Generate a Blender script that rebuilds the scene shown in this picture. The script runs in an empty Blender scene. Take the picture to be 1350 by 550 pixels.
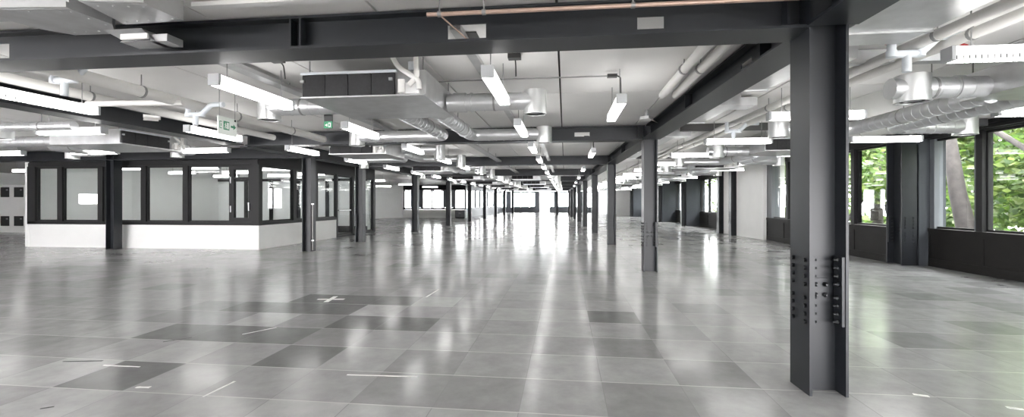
import bpy, bmesh, math, random
from mathutils import Vector, Matrix
random.seed(7)
C = bpy.context.scene.collection
R = math.radians
# ------------------------------------------------------------ camera, world, sun, exposure
sc = bpy.context.scene
FPX, CAMH, VX, HY = 600.0, 1.45, 745.0, 267.0
YAW = math.atan((VX - 675) / FPX)
cam_d = bpy.data.cameras.new('camera'); cam = bpy.data.objects.new('camera', cam_d); C.objects.link(cam)
cam.location = (0, 0, CAMH); cam.rotation_euler = (R(90), 0, YAW)
cam_d.sensor_width = 36.0; cam_d.lens = FPX / 1350 * 36.0
cam_d.shift_y = (HY - 275) / 1350.0
cam_d.clip_end = 400; cam_d.clip_start = .05
sc.camera = cam
WORLD_STRENGTH, SUN_STRENGTH, LAMP_STRENGTH, EXPOSURE = 11.0, 4.0, 8.0, 1.3
w = bpy.data.worlds.new('world'); sc.world = w; w.use_nodes = True
bg = w.node_tree.nodes['Background']; bg.inputs[0].default_value = (1, .98, .99, 1); bg.inputs[1].default_value = WORLD_STRENGTH
sd = bpy.data.lights.new('sun', 'SUN'); sd.energy = SUN_STRENGTH; sd.angle = R(2); sd.color = (1, .96, .88)
sun = bpy.data.objects.new('sun', sd); C.objects.link(sun); sun.rotation_euler = (R(8), R(24), 0)
vs = sc.view_settings
vs.view_transform = 'Standard'; vs.look = 'None'; vs.gamma = 1; vs.use_curve_mapping = False; vs.exposure = EXPOSURE
try:
    sc.cycles.use_denoising = True; sc.cycles.max_bounces = 10; sc.cycles.diffuse_bounces = 5; sc.cycles.glossy_bounces = 4
    sc.cycles.transparent_max_bounces = 16; sc.cycles.sample_clamp_indirect = 8; sc.cycles.caustics_reflective = False
except Exception: pass

# ------------------------------------------------------------ materials
def mat(name, col, rough=.5, metal=0, noise=0, nscale=8, spec=.5, bump=0):
    m = bpy.data.materials.new(name); m.use_nodes = True
    nt = m.node_tree; b = nt.nodes['Principled BSDF']
    b.inputs['Base Color'].default_value = (*col, 1); b.inputs['Roughness'].default_value = rough
    b.inputs['Metallic'].default_value = metal; b.inputs['Specular IOR Level'].default_value = spec
    if noise or bump:
        tc = nt.nodes.new('ShaderNodeTexCoord'); nz = nt.nodes.new('ShaderNodeTexNoise')
        nz.inputs['Scale'].default_value = nscale; nz.inputs['Detail'].default_value = 5
        nt.links.new(tc.outputs['Object'], nz.inputs['Vector'])
        if noise:
            rp = nt.nodes.new('ShaderNodeValToRGB')
            rp.color_ramp.elements[0].position = .3; rp.color_ramp.elements[1].position = .7
            rp.color_ramp.elements[0].color = (*[c * (1 - noise) for c in col], 1)
            rp.color_ramp.elements[1].color = (*[min(1, c * (1 + noise)) for c in col], 1)
            nt.links.new(nz.outputs['Fac'], rp.inputs[0]); nt.links.new(rp.outputs[0], b.inputs['Base Color'])
        if bump:
            bp = nt.nodes.new('ShaderNodeBump'); bp.inputs['Strength'].default_value = bump; bp.inputs['Distance'].default_value = .01
            nt.links.new(nz.outputs['Fac'], bp.inputs['Height']); nt.links.new(bp.outputs[0], b.inputs['Normal'])
    return m
def spiral_mat(name, col):
    m = mat(name, col, .32, .75); nt = m.node_tree; b = nt.nodes['Principled BSDF']
    tc = nt.nodes.new('ShaderNodeTexCoord'); nz = nt.nodes.new('ShaderNodeTexNoise'); nz.inputs['Scale'].default_value = 9; nz.inputs['Detail'].default_value = 6
    nt.links.new(tc.outputs['Object'], nz.inputs['Vector'])
    mr = nt.nodes.new('ShaderNodeMapRange'); mr.inputs['To Min'].default_value = .22; mr.inputs['To Max'].default_value = .5
    nt.links.new(nz.outputs['Fac'], mr.inputs['Value']); nt.links.new(mr.outputs[0], b.inputs['Roughness'])
    rp = nt.nodes.new('ShaderNodeValToRGB'); rp.color_ramp.elements[0].color = (*[c * .85 for c in col], 1); rp.color_ramp.elements[1].color = (*col, 1)
    nt.links.new(nz.outputs['Fac'], rp.inputs[0]); nt.links.new(rp.outputs[0], b.inputs['Base Color'])
    return m
def emit(name, col, s):
    m = bpy.data.materials.new(name); m.use_nodes = True; nt = m.node_tree
    e = nt.nodes.new('ShaderNodeEmission'); e.inputs[0].default_value = (*col, 1); e.inputs[1].default_value = s
    nt.links.new(e.outputs[0], nt.nodes['Material Output'].inputs[0]); return m
def glass_mat(name, tint=(.96, .98, .98)):
    m = bpy.data.materials.new(name); m.use_nodes = True; nt = m.node_tree
    t = nt.nodes.new('ShaderNodeBsdfTransparent'); t.inputs[0].default_value = (*tint, 1)
    g = nt.nodes.new('ShaderNodeBsdfGlossy'); g.inputs['Roughness'].default_value = .02
    f = nt.nodes.new('ShaderNodeFresnel'); ge = nt.nodes.new('ShaderNodeNewGeometry'); mr = nt.nodes.new('ShaderNodeMapRange')
    mr.inputs['To Min'].default_value = 1.5; mr.inputs['To Max'].default_value = 1/1.5      # both faces of the pane reflect alike
    nt.links.new(ge.outputs['Backfacing'], mr.inputs['Value']); nt.links.new(mr.outputs[0], f.inputs[0])
    x = nt.nodes.new('ShaderNodeMixShader')
    nt.links.new(f.outputs[0], x.inputs[0]); nt.links.new(t.outputs[0], x.inputs[1]); nt.links.new(g.outputs[0], x.inputs[2])
    nt.links.new(x.outputs[0], nt.nodes['Material Output'].inputs[0]); return m
M = dict(
    steel=mat('anthracite_paint', (.0135, .016, .020), .42, 0, .12, 3),
    bolt=mat('dark_bolt', (.022, .024, .027), .4, .3),
    white=mat('white_paint', (.86, .86, .85), .6, 0, .02, 2),
    ceil=mat('ceiling_board', (.85, .84, .83), .5, 0, .04, 1.3),
    seam=mat('seam_dark', (.06, .06, .06), .7),
    conc=mat('soffit_board', (.56, .54, .52), .6, 0, .08, 2.5),
    galv=mat('galvanised_sheet', (.52, .525, .53), .36, .7, .10, 6),
    spiral=spiral_mat('spiral_duct', (.66, .67, .68)),
    drum=spiral_mat('drum_metal', (.70, .71, .71)),
    filt=mat('filter_black', (.022, .022, .024), .75, 0, .2, 30),
    pvc=mat('white_pipe', (.74, .73, .71), .45),
    pvcb=mat('pale_pipe', (.74, .78, .82), .35),
    copper=mat('copper_brown', (.50, .36, .30), .35, .5, .1, 12),
    fixture=mat('fixture_white', (.82, .82, .82), .4), cap=mat('fixture_cap', (.42, .43, .44), .4), opal=emit('opal_housing', (1, .985, .96), LAMP_STRENGTH * .2),
    frame=mat('frame_dark', (.016, .016, .017), .5, spec=.3),
    frameg=mat('frame_grey', (.14, .15, .165), .45),
    dado=mat('dado_dark', (.014, .013, .0125), .6, 0, .1, 4, spec=.25),
    pier=mat('pier_grey', (.05, .056, .064), .5, 0, .06, 3, spec=.3),
    glass=glass_mat('clear_glass'),
    cable=mat('black_cable', (.03, .03, .03), .5),
    green=mat('sign_green', (.03, .25, .12), .5), signw=mat('sign_white', (.78, .82, .78), .4), black=mat('matt_black', (.012, .012, .013), .5),
    tape=mat('white_tape', (.86, .86, .84), .6), scrap=mat('dark_scrap', (.035, .035, .037), .6),
    brick=mat('white_brick', (.34, .37, .41), .7, 0, .1, 5, bump=.3), bark=mat('bark', (.035, .03, .028), .85, 0, .35, 6, bump=.6),
    grass=mat('ground_paving', (.16, .155, .14), .9, 0, .2, 2), red=mat('red_tag', (.45, .04, .04), .5),
    silver=mat('silver_trim', (.7, .71, .72), .3, .8), conduit=mat('conduit_grey', (.28, .28, .28), .45, .3),
)
# lamp lens with its louvre cells
def lens_mat():
    m = emit('lamp_lens', (1, .985, .96), LAMP_STRENGTH); nt = m.node_tree
    e = [n for n in nt.nodes if n.type == 'EMISSION'][0]
    tc = nt.nodes.new('ShaderNodeTexCoord'); sp = nt.nodes.new('ShaderNodeSeparateXYZ'); nt.links.new(tc.outputs['Object'], sp.inputs[0])
    a = nt.nodes.new('ShaderNodeMath'); a.operation = 'MULTIPLY'; a.inputs[1].default_value = 22
    f = nt.nodes.new('ShaderNodeMath'); f.operation = 'FRACT'
    g = nt.nodes.new('ShaderNodeMath'); g.operation = 'GREATER_THAN'; g.inputs[1].default_value = .3
    mr = nt.nodes.new('ShaderNodeMapRange'); mr.inputs['To Min'].default_value = LAMP_STRENGTH * .01; mr.inputs['To Max'].default_value = LAMP_STRENGTH
    nt.links.new(sp.outputs['Y'], a.inputs[0]); nt.links.new(a.outputs[0], f.inputs[0]); nt.links.new(f.outputs[0], g.inputs[0])
    nt.links.new(g.outputs[0], mr.inputs['Value']); nt.links.new(mr.outputs[0], e.inputs[1]); return m
M['lens'] = lens_mat()
# leaves (the leaf's own greens)
for i, c in enumerate([(.045, .085, .025), (.085, .14, .04), (.16, .21, .08)]):
    lm = mat('leaf_green_%d' % i, c, .5); nt = lm.node_tree; b = nt.nodes['Principled BSDF']
    tr = nt.nodes.new('ShaderNodeBsdfTranslucent'); tr.inputs[0].default_value = (c[0] * 1.2, c[1] * 1.25, c[2] * .8, 1)
    x = nt.nodes.new('ShaderNodeMixShader'); x.inputs[0].default_value = .5
    nt.links.new(b.outputs[0], x.inputs[1]); nt.links.new(tr.outputs[0], x.inputs[2]); nt.links.new(x.outputs[0], nt.nodes['Material Output'].inputs[0])
    M['leaf%d' % i] = lm

# ------------------------------------------------------------ mesh collector
class MB:
    def __init__(s): s.v = []; s.f = []; s.m = []; s.sm = []
    def add(s, vs, fs, mi=0, smooth=False):
        o = len(s.v); s.v += [tuple(v) for v in vs]
        for f in fs: s.f.append(tuple(i + o for i in f)); s.m.append(mi); s.sm.append(smooth)
        return s
    def box(s, x0, x1, y0, y1, z0, z1, mi=0):
        if x0 > x1: x0, x1 = x1, x0
        if y0 > y1: y0, y1 = y1, y0
        if z0 > z1: z0, z1 = z1, z0
        return s.add([(x0,y0,z0),(x1,y0,z0),(x1,y1,z0),(x0,y1,z0),(x0,y0,z1),(x1,y0,z1),(x1,y1,z1),(x0,y1,z1)],
              [(0,3,2,1),(4,5,6,7),(0,1,5,4),(1,2,6,5),(2,3,7,6),(3,0,4,7)], mi)
    def prism(s, poly, z0, z1, mi=0):
        a = sum(poly[i][0]*poly[(i+1)%len(poly)][1]-poly[(i+1)%len(poly)][0]*poly[i][1] for i in range(len(poly)))
        if a < 0: poly = poly[::-1]
        n = len(poly); vs = [(x,y,z0) for x,y in poly] + [(x,y,z1) for x,y in poly]
        fs = [tuple(range(n))[::-1], tuple(range(n,2*n))] + [(i,(i+1)%n,n+(i+1)%n,n+i) for i in range(n)]
        return s.add(vs, fs, mi)
    def hexa(s, a, b, mi=0):   # two quads joined
        return s.add(list(a)+list(b), [(3,2,1,0),(4,5,6,7),(0,1,5,4),(1,2,6,5),(2,3,7,6),(3,0,4,7)], mi)
    def tube(s, pts, r, n=12, mi=0, caps=True, radii=None):
        pts = [Vector(p) for p in pts]; rings = []; up = None
        for i, p in enumerate(pts):
            d = (pts[min(i+1,len(pts)-1)] - pts[max(i-1,0)]).normalized()
            if up is None: up = Vector((0,0,1)) if abs(d.z) < .9 else Vector((0,1,0))
            a = d.cross(up).normalized(); b = a.cross(d).normalized(); up = b
            rr = radii[i] if radii else r
            rings.append([p + (a*math.cos(2*math.pi*k/n) + b*math.sin(2*math.pi*k/n))*rr for k in range(n)])
        vs = [v for q in rings for v in q]; fs = []
        for i in range(len(pts)-1):
            for k in range(n): fs.append((i*n+k, i*n+(k+1)%n, (i+1)*n+(k+1)%n, (i+1)*n+k))
        s.add(vs, fs, mi, True)
        if caps:
            o = len(s.v); s.add(rings[0], [tuple(range(n))[::-1]], mi); s.add(rings[-1], [tuple(range(n))], mi)
        return s
    def lathe(s, prof, c=(0,0,0), n=24, mi=0, smooth=True):
        if len(prof) > 2:      # keep the profile's corners sharp
            for a, b in zip(prof, prof[1:]): s.lathe([a, b], c, n, mi, smooth)
            return s
        vs = [(c[0]+r*math.cos(2*math.pi*k/n), c[1]+r*math.sin(2*math.pi*k/n), c[2]+z) for r, z in prof for k in range(n)]
        fs = [(i*n+k, i*n+(k+1)%n, (i+1)*n+(k+1)%n, (i+1)*n+k) for i in range(len(prof)-1) for k in range(n)]
        return s.add(vs, fs, mi, smooth)
    def build(s, name, mats, parent=None, loc=(0,0,0), rz=0, fix=True):
        me = bpy.data.meshes.new(name); me.from_pydata(s.v, [], s.f)
        for m in (mats if isinstance(mats, (list, tuple)) else [mats]): me.materials.append(m)
        me.polygons.foreach_set('material_index', s.m); me.polygons.foreach_set('use_smooth', s.sm)
        if fix:
            bm = bmesh.new(); bm.from_mesh(me); bmesh.ops.recalc_face_normals(bm, faces=bm.faces); bm.to_mesh(me); bm.free()
        me.update()
        o = bpy.data.objects.new(name, me); C.objects.link(o); o.location = loc; o.rotation_euler = (0,0,rz)
        if parent: o.parent = parent
        return o
def bend(pts, r=.2, n=5):   # round the corners of a path
    pts = [Vector(p) for p in pts]; out = [pts[0]]
    for a, b, c in zip(pts, pts[1:], pts[2:]):
        q = min(r, (b-a).length*.49, (c-b).length*.49); p0 = b+(a-b).normalized()*q; p1 = b+(c-b).normalized()*q
        for i in range(n+1):
            t = i/n; out.append(p0*(1-t)**2 + b*2*t*(1-t) + p1*t*t)
    out.append(pts[-1]); return out
def tag(o, label=None, cat=None, group=None, kind=None):
    if label: o['label'] = label
    if cat: o['category'] = cat
    if group: o['group'] = group
    if kind: o['kind'] = kind
    return o
def struct(o): o['kind'] = 'structure'; return o
def empty(name, loc=(0,0,0), rz=0):
    o = bpy.data.objects.new(name, None); C.objects.link(o); o.location = loc; o.rotation_euler = (0,0,rz); o.empty_display_size = .1; return o
def kids(o): return [c for c in C.objects if c.parent == o]
def copy_tree(o, parent=None, table=None):
    c = o.copy(); C.objects.link(c)
    if parent: c.parent = parent
    for k in list(o.children): copy_tree(k, c)
    return c
ORD = 'first second third fourth fifth sixth seventh eighth ninth tenth eleventh twelfth thirteenth fourteenth fifteenth sixteenth seventeenth eighteenth nineteenth twentieth twenty-first twenty-second twenty-third twenty-fourth'.split()

# ------------------------------------------------------------ floor: raised access tiles
TW, TD, TX0, TY0 = .613, .61, -.32, 3.125
CEIL, BZ0, BZ1 = 3.08, 2.755, 3.06
def floor_mesh():
    me = bpy.data.meshes.new('floor'); bm = bmesh.new()
    lay = bm.faces.layers.int.new('t'); tone = {}
    dark = {(-7,2),(-7,4),(-6,0),(-6,2),(-5,2),(-5,4),(-6,4),(-4,1),(-4,3),(-3,3),(1,4),(-5,5),(-4,5),(-6,5)}
    mid = {(-7,3),(-5,3),(-4,2),(-2,0),(-1,0),(1,0),(-8,3),(-8,4),(-2,1)}
    light = {(-7,0),(-6,3),(-4,4),(5,3),(-3,5),(-3,-1),(-6,1)}
    rnd = random.Random(3)
    cols = []
    i0, i1, j0, j1 = int((-31-TX0)/TW), int((9.2-TX0)/TW), int((-3.2-TY0)/TD), int((67.5-TY0)/TD)
    for j in range(j0, j1+1):
        for i in range(i0, i1+1):
            x, y = TX0+i*TW, TY0+j*TD
            f = bm.faces.new([bm.verts.new(p) for p in ((x,y,0),(x+TW,y,0),(x+TW,y+TD,0),(x,y+TD,0))])
            t = .86 + .14*(rnd.random()-.5)
            r = rnd.random()
            if r < .05: t = .66
            elif r < .12: t = .76
            if j > 3 and i > 8 and i < 14 and rnd.random() < .35: t = .62
            if (i,j) in dark: t = .45
            elif (i,j) in mid: t = .68
            elif (i,j) in light: t = 1.05
            cols += [(t, rnd.random(), rnd.random(), 1)]*4
    bm.to_mesh(me); bm.free()
    ca = me.color_attributes.new('tile', 'FLOAT_COLOR', 'CORNER')
    ca.data.foreach_set('color', [c for q in cols for c in q])
    m = bpy.data.materials.new('floor_tiles'); m.use_nodes = True; nt = m.node_tree; L = nt.links; b = nt.nodes['Principled BSDF']
    N = nt.nodes.new
    at = N('ShaderNodeAttribute'); at.attribute_name = 'tile'
    sx = N('ShaderNodeSeparateColor'); L.new(at.outputs['Color'], sx.inputs[0])
    tc = N('ShaderNodeTexCoord'); sp = N('ShaderNodeSeparateXYZ'); L.new(tc.outputs['Object'], sp.inputs[0])
    def line(sock, o, s, wd):
        a = N('ShaderNodeMath'); a.operation = 'SUBTRACT'; a.inputs[1].default_value = o - 200*s; L.new(sp.outputs[sock], a.inputs[0])
        d = N('ShaderNodeMath'); d.operation = 'DIVIDE'; d.inputs[1].default_value = s; L.new(a.outputs[0], d.inputs[0])
        f = N('ShaderNodeMath'); f.operation = 'FRACT'; L.new(d.outputs[0], f.inputs[0])
        h = N('ShaderNodeMath'); h.operation = 'SUBTRACT'; h.inputs[1].default_value = .5; L.new(f.outputs[0], h.inputs[0])
        ab = N('ShaderNodeMath'); ab.operation = 'ABSOLUTE'; L.new(h.outputs[0], ab.inputs[0])
        g = N('ShaderNodeMath'); g.operation = 'GREATER_THAN'; g.inputs[1].default_value = (.5 - wd/s/2); L.new(ab.outputs[0], g.inputs[0])
        return g
    gx, gy = line('X', TX0, TW, .006), line('Y', TY0, TD, .011)
    nz = N('ShaderNodeTexNoise'); nz.inputs['Scale'].default_value = 4.5; nz.inputs['Detail'].default_value = 8; nz.inputs['Roughness'].default_value = .65
    va = N('ShaderNodeVectorMath'); va.operation = 'ADD'; sc_ = N('ShaderNodeVectorMath'); sc_.operation = 'SCALE'; sc_.inputs['Scale'].default_value = 40
    L.new(at.outputs['Color'], sc_.inputs[0]); L.new(tc.outputs['Object'], va.inputs[0]); L.new(sc_.outputs[0], va.inputs[1]); L.new(va.outputs[0], nz.inputs['Vector'])
    mr = N('ShaderNodeMapRange'); mr.inputs['From Min'].default_value = .25; mr.inputs['From Max'].default_value = .75; mr.inputs['To Min'].default_value = .84; mr.inputs['To Max'].default_value = 1.16; L.new(nz.outputs['Fac'], mr.inputs['Value'])
    mu = N('ShaderNodeMath'); mu.operation = 'MULTIPLY'; L.new(sx.outputs[0], mu.inputs[0]); L.new(mr.outputs[0], mu.inputs[1])
    mu2 = N('ShaderNodeMath'); mu2.operation = 'MULTIPLY'; mu2.inputs[1].default_value = FLOOR_ALBEDO; L.new(mu.outputs[0], mu2.inputs[0])
    cb = N('ShaderNodeCombineColor'); [L.new(mu2.outputs[0], cb.inputs[k]) for k in range(3)]
    m1 = N('ShaderNodeMix'); m1.data_type = 'RGBA'; L.new(gx.outputs[0], m1.inputs['Factor']); L.new(cb.outputs[0], m1.inputs['A']); m1.inputs['B'].default_value = (.30, .30, .30, 1)
    m2 = N('ShaderNodeMix'); m2.data_type = 'RGBA'; L.new(gy.outputs[0], m2.inputs['Factor']); L.new(m1.outputs['Result'], m2.inputs['A']); m2.inputs['B'].default_value = (.62, .61, .6, 1)
    L.new(m2.outputs['Result'], b.inputs['Base Color'])
    r1 = N('ShaderNodeMapRange'); r1.inputs['To Min'].default_value = .10; r1.inputs['To Max'].default_value = .20; L.new(nz.outputs['Fac'], r1.inputs['Value'])
    r2 = N('ShaderNodeMath'); r2.operation = 'MULTIPLY_ADD'; r2.inputs[1].default_value = .07; L.new(sx.outputs[1], r2.inputs[0]); L.new(r1.outputs[0], r2.inputs[2]); L.new(r2.outputs[0], b.inputs['Roughness'])
    b.inputs['Specular IOR Level'].default_value = .36
    bp = N('ShaderNodeBump'); bp.inputs['Strength'].default_value = .004; bp.inputs['Distance'].default_value = .01
    n2 = N('ShaderNodeTexNoise'); n2.inputs['Scale'].default_value = 1.4; n2.inputs['Detail'].default_value = 1; L.new(tc.outputs['Object'], n2.inputs['Vector']); L.new(n2.outputs['Fac'], bp.inputs['Height']); L.new(bp.outputs[0], b.inputs['Normal'])
    me.materials.append(m)
    o = bpy.data.objects.new('floor', me); C.objects.link(o); return struct(o)
FLOOR_ALBEDO = .47
floor_mesh()
# ------------------------------------------------------------ ceiling boards with open joints
mb = MB()
xs = [-31] + [-.07 - 1.53*k for k in range(19, 0, -1)] + [-.07 + 1.53*k for k in range(0, 6)] + [9.2]
ys = [-3.2, .6] + [3.77+6.08*k for k in range(0, 11)]
for a, b in zip(xs, xs[1:]):
    for c, d in zip(ys, ys[1:]):
        n = 2 if d-c > 5 else 1
        for q in range(n): mb.box(a+.012, b-.012, c+(d-c)*q/n+.01, c+(d-c)*(q+1)/n-.01, CEIL, CEIL+.05)
mb.box(-31, 9.2, -3.2, 67.5, CEIL+.05, CEIL+.35, 1)
struct(mb.build('ceiling', [M['ceil'], M['seam']]))

# ------------------------------------------------------------ walls and windows
WX = 8.25
def xi(y): return 7.72 - .0285*(y-12)
nwin = [0]
def window_x(x0, y0, y1, z0, z1, fw=.05, fd=.08, mats=None, tr=None):     # a window in a plane of constant x
    nwin[0] += 1; fm = mats or M['frame']
    r = empty('window_%d' % nwin[0], (x0, (y0+y1)/2, z0)); struct(r); h = (y1-y0)/2
    f = MB(); f.box(-fd/2, fd/2, -h, -h+fw, 0, z1-z0); f.box(-fd/2, fd/2, h-fw, h, 0, z1-z0)
    f.box(-fd/2, fd/2, -h+fw, h-fw, 0, fw); f.box(-fd/2, fd/2, -h+fw, h-fw, z1-z0-fw, z1-z0)
    if tr: f.box(-fd/2, fd/2, -h+fw, h-fw, tr-z0-.03, tr-z0+.03)
    f.build('frame', fm, r); MB().box(-.004, .004, -h+fw, h-fw, fw, z1-z0-fw).build('glass_pane', M['glass'], r); return r
def window_y(y0, x0, x1, z0, z1, fw=.05, fd=.08, mats=None, tr=None, name=None, bars=()):
    if name is None: nwin[0] += 1; name = 'window_%d' % nwin[0]
    fm = mats or M['frame']
    r = empty(name, ((x0+x1)/2, y0, z0)); struct(r); h = (x1-x0)/2
    f = MB(); f.box(-h, -h+fw, -fd/2, fd/2, 0, z1-z0); f.box(h-fw, h, -fd/2, fd/2, 0, z1-z0)
    f.box(-h+fw, h-fw, -fd/2, fd/2, 0, fw); f.box(-h+fw, h-fw, -fd/2, fd/2, z1-z0-fw, z1-z0)
    if tr: f.box(-h+fw, h-fw, -fd/2, fd/2, tr-z0-.03, tr-z0+.03)
    f.build('frame', fm, r); MB().box(-h+fw, h-fw, -.004, .004, fw, z1-z0-fw).build('glass_pane', M['glass'], r); return r
# right facade. near bay y -3..11.4 on x=8.25
SILL, HEAD = .85, 2.88
def dado_x(x, y0, y1, step=1.35, name='wall_right'):
    d = MB(); d.box(x, x+.25, y0, y1, 0, SILL); d.box(x-.03, x, y0, y1, SILL-.06, SILL+.012); d.box(x-.02, x, y0, y1, 0, .1)
    n = max(1, round((y1-y0)/step)); s = (y1-y0)/n
    for k in range(n):
        a, b = y0+k*s, y0+(k+1)*s
        d.box(x-.018, x, a, a+.05, .1, SILL-.06); d.box(x-.018, x, b-.05, b, .1, SILL-.06); d.box(x-.018, x, a+.05, b-.05, SILL-.13, SILL-.06); d.box(x-.018, x, a+.05, b-.05, .1, .18)
    return struct(d.build(name, M['dado']))
dado_x(WX, -3.2, 11.42)
b = MB(); b.box(WX-.02, WX+.25, -3.2, 11.42, HEAD, CEIL); b.box(WX-.1, WX-.02, -3.2, 11.42, HEAD+.02, HEAD+.07); b.box(WX-.14, WX-.1, -3.2, 11.42, HEAD+.1, HEAD+.14)
struct(b.build('trim_1', M['frame']))
ym = [-3.2, -1.72, -.25, 1.22, 2.69, 4.16, 5.63, 7.1, 8.6, 10.16, 11.42]
for a, c in zip(ym, ym[1:]): window_x(WX+.12, a+.06, c-.06, SILL+.012, HEAD, .045)
b = MB()
for y in ym[1:-1]: b.box(WX+.0, WX+.2, y-.07, y+.07, SILL+.012, HEAD); 
struct(b.build('trim_2', M['frame']))
b = MB()
for y in ym[1:-1]: b.box(WX+.02, WX+.2, y+.07, y+.13, SILL+.012, HEAD)
b.box(WX+.02, WX+.2, 11.3, 11.42, SILL+.012, HEAD)
struct(b.build('trim_3', M['frameg']))
# pier cladding box behind the steel post at y 11.4
b = MB(); b.box(8.04, 8.6, 11.42, 11.96, 0, CEIL); struct(b.build('wall_right_pier', M['pier']))
# second bay, flush windows
x2 = 7.75
dado_x(x2, 11.97, 18.62, 1.3); 
b = MB(); b.box(x2-.02, x2+.25, 11.97, 18.62, HEAD, CEIL); struct(b.build('trim_4', M['frame']))
ym = [11.97, 13.35, 14.75, 16.0, 17.05, 18.45]
for a, c in zip(ym, ym[1:]): window_x(x2+.12, a+.06, c-.06, SILL+.012, HEAD, .045)
b = MB()
for y in ym[1:-1]: b.box(x2, x2+.2, y-.07, y+.07, SILL+.012, HEAD)
struct(b.build('trim_5', M['frame']))
b = MB(); b.box(x2, x2+.3, 18.22, 18.62, SILL+.012, CEIL); struct(b.build('trim_6', M['frameg']))
# white wall stretch
b = MB(); b.prism([(7.62,18.62),(7.46,20.95),(8.4,20.95),(8.4,18.62)], 0, CEIL); struct(b.build('wall_right_white', M['white']))
b = MB(); b.prism([(7.46,21.35),(7.4,22.4),(8.4,22.4),(8.4,21.35)], 0, CEIL); struct(b.build('wall_right_white_strip', M['white']))
b = MB(); b.box(7.75, 8.4, 20.95, 21.35, 0, CEIL); struct(b.build('wall_right_recess', M['dado']))
# alcove bays beyond
ya = [22.85, 29.0, 35.1, 41.2, 47.3]
for k, (a, c) in enumerate(zip(ya, ya[1:])):
    dado_x(8.2, a, c, 1.5)
    t = MB(); t.box(8.15, 8.45, a, c, HEAD-.05, CEIL); struct(t.build('trim_%d' % (7+k), M['frame']))
    n = 4; s = (c-a)/n
    for q in range(n): window_x(8.3, a+q*s+.05, a+(q+1)*s-.05, SILL+.012, HEAD-.05, .05, .1)
    t = MB(); t.box(xi(c)+.16, 8.5, c-.0, c+.3, 0, CEIL); struct(t.build('wall_right_pier', M['pier']))
t = MB(); t.box(7.55, 8.5, 22.4, 22.84, 0, CEIL); struct(t.build('wall_right_pier', M['pier']))
t = MB(); t.box(4.75, 8.5, 49.5, 66.6, 0, CEIL); struct(t.build('wall_right_core', M['white']))
t = MB(); t.box(8.2, 8.5, 47.6, 49.5, 0, CEIL); struct(t.build('wall_right_end', M['pier']))
# far end wall y=66.6
YE = 66.6
t = MB(); t.box(-9.2, -3.7, YE, YE+.3, 0, .72); t.box(-2.25, 4.75, YE, YE+.3, 0, .72); t.box(-9.2, 4.75, YE, YE+.3, 2.98, CEIL)
struct(t.build('wall_end', M['frameg']))
xe = [-9.2, -7.9, -6.5, -5.2, -4.3]
for a, c in zip(xe, xe[1:]): window_y(YE+.1, a+.02, c-.02, .72, 2.98, .13, .12, M['frameg'])
window_y(YE+.1, -3.68, -2.27, .0, 2.98, .08, .1, M['frameg'], name='door_1')
xe = [-2.2, -1.3, .6, 2.0, 3.4, 4.7]
for a, c in zip(xe, xe[1:]): window_y(YE+.1, a+.02, c-.02, .72, 2.98, .13, .12, M['frameg'])
t = MB()
for a, c in ((-8.6,-8.0),(-4.35,-3.7),(-1.6,-.95),(2.15,2.75),(4.1,4.74)): t.box(a, c, YE-.15, YE-.01, 0, CEIL)
struct(t.build('trim_20', M['frameg']))
# far left: stepped facade
YL = 41.6
t = MB(); t.box(-15.2, -9.2, YL, YL+.3, 0, .78); t.box(-15.2, -9.2, YL, YL+.3, 2.78, CEIL); struct(t.build('wall_left_far', M['white']))
t = MB(); t.box(-15.2, -9.2, YL-.1, YL-.005, .79, .95); t.box(-15.2,-9.2,YL-.06,YL-.005,2.62,CEIL); struct(t.build('trim_21', M['frame']))
xe = [-15.2, -14.3, -13.4, -12.4, -11.4, -10.3, -9.2]
for a, c in zip(xe, xe[1:]): window_y(YL+.1, a+.02, c-.02, .79, 2.77, .1, .1, M['frame'])
t = MB(); t.prism([(-30.9,38.9),(-16.8,38.9),(-15.2,41.2),(-15.2,41.9),(-30.9,41.9)], 0, CEIL); struct(t.build('wall_left_white', M['white']))
t = MB(); t.box(-9.5, -9.2, YL, YE+.3, 0, .72); t.box(-9.5, -9.2, YL, YE+.3, 2.9, CEIL); struct(t.build('wall_left_end', M['frameg']))
t = MB()
for x in (-13.45, -11.15, -10.35): t.box(x-.18, x+.18, YL-.14, YL-.003, .96, 2.61)
t.box(-12.5,-12.38,YL-.14,YL-.003,.96,2.61); t.box(-14.45,-14.2,YL-.14,YL-.003,.96,2.61)
struct(t.build('trim_25', M['frameg']))
for k in range(10): window_x(-9.3, YL+.3+k*2.46, YL+.3+(k+1)*2.46-.06, .73, 2.89, .2, .14, M['frameg'])
# shell behind the camera and at the far left
t = MB(); t.box(-31, -30.9, .4, 42, 0, CEIL); t.box(-31, -30.9, -3.2, .4, 0, 1.35); t.box(-31, -30.9, -3.2, .4, 2.0, CEIL); t.box(-31, -30.9, -3.2, -1.7, 1.35, 2.0); struct(t.build('wall_left', M['white']))
t = MB(); t.box(-31, -20, -3.4, -3.2, 0, CEIL); t.box(-20, -6, -3.4, -3.2, 0, .6); t.box(-20, -6, -3.4, -3.2, 2.45, CEIL); t.box(-6, 0, -3.4, -3.2, 0, CEIL); t.box(0, 8.5, -3.4, -3.2, 0, .3); t.box(0, 8.5, -3.4, -3.2, 1.7, CEIL); struct(t.build('wall_back', M['white']))  # unseen openings, added and sized to daylight the left dado and nearest column

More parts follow.
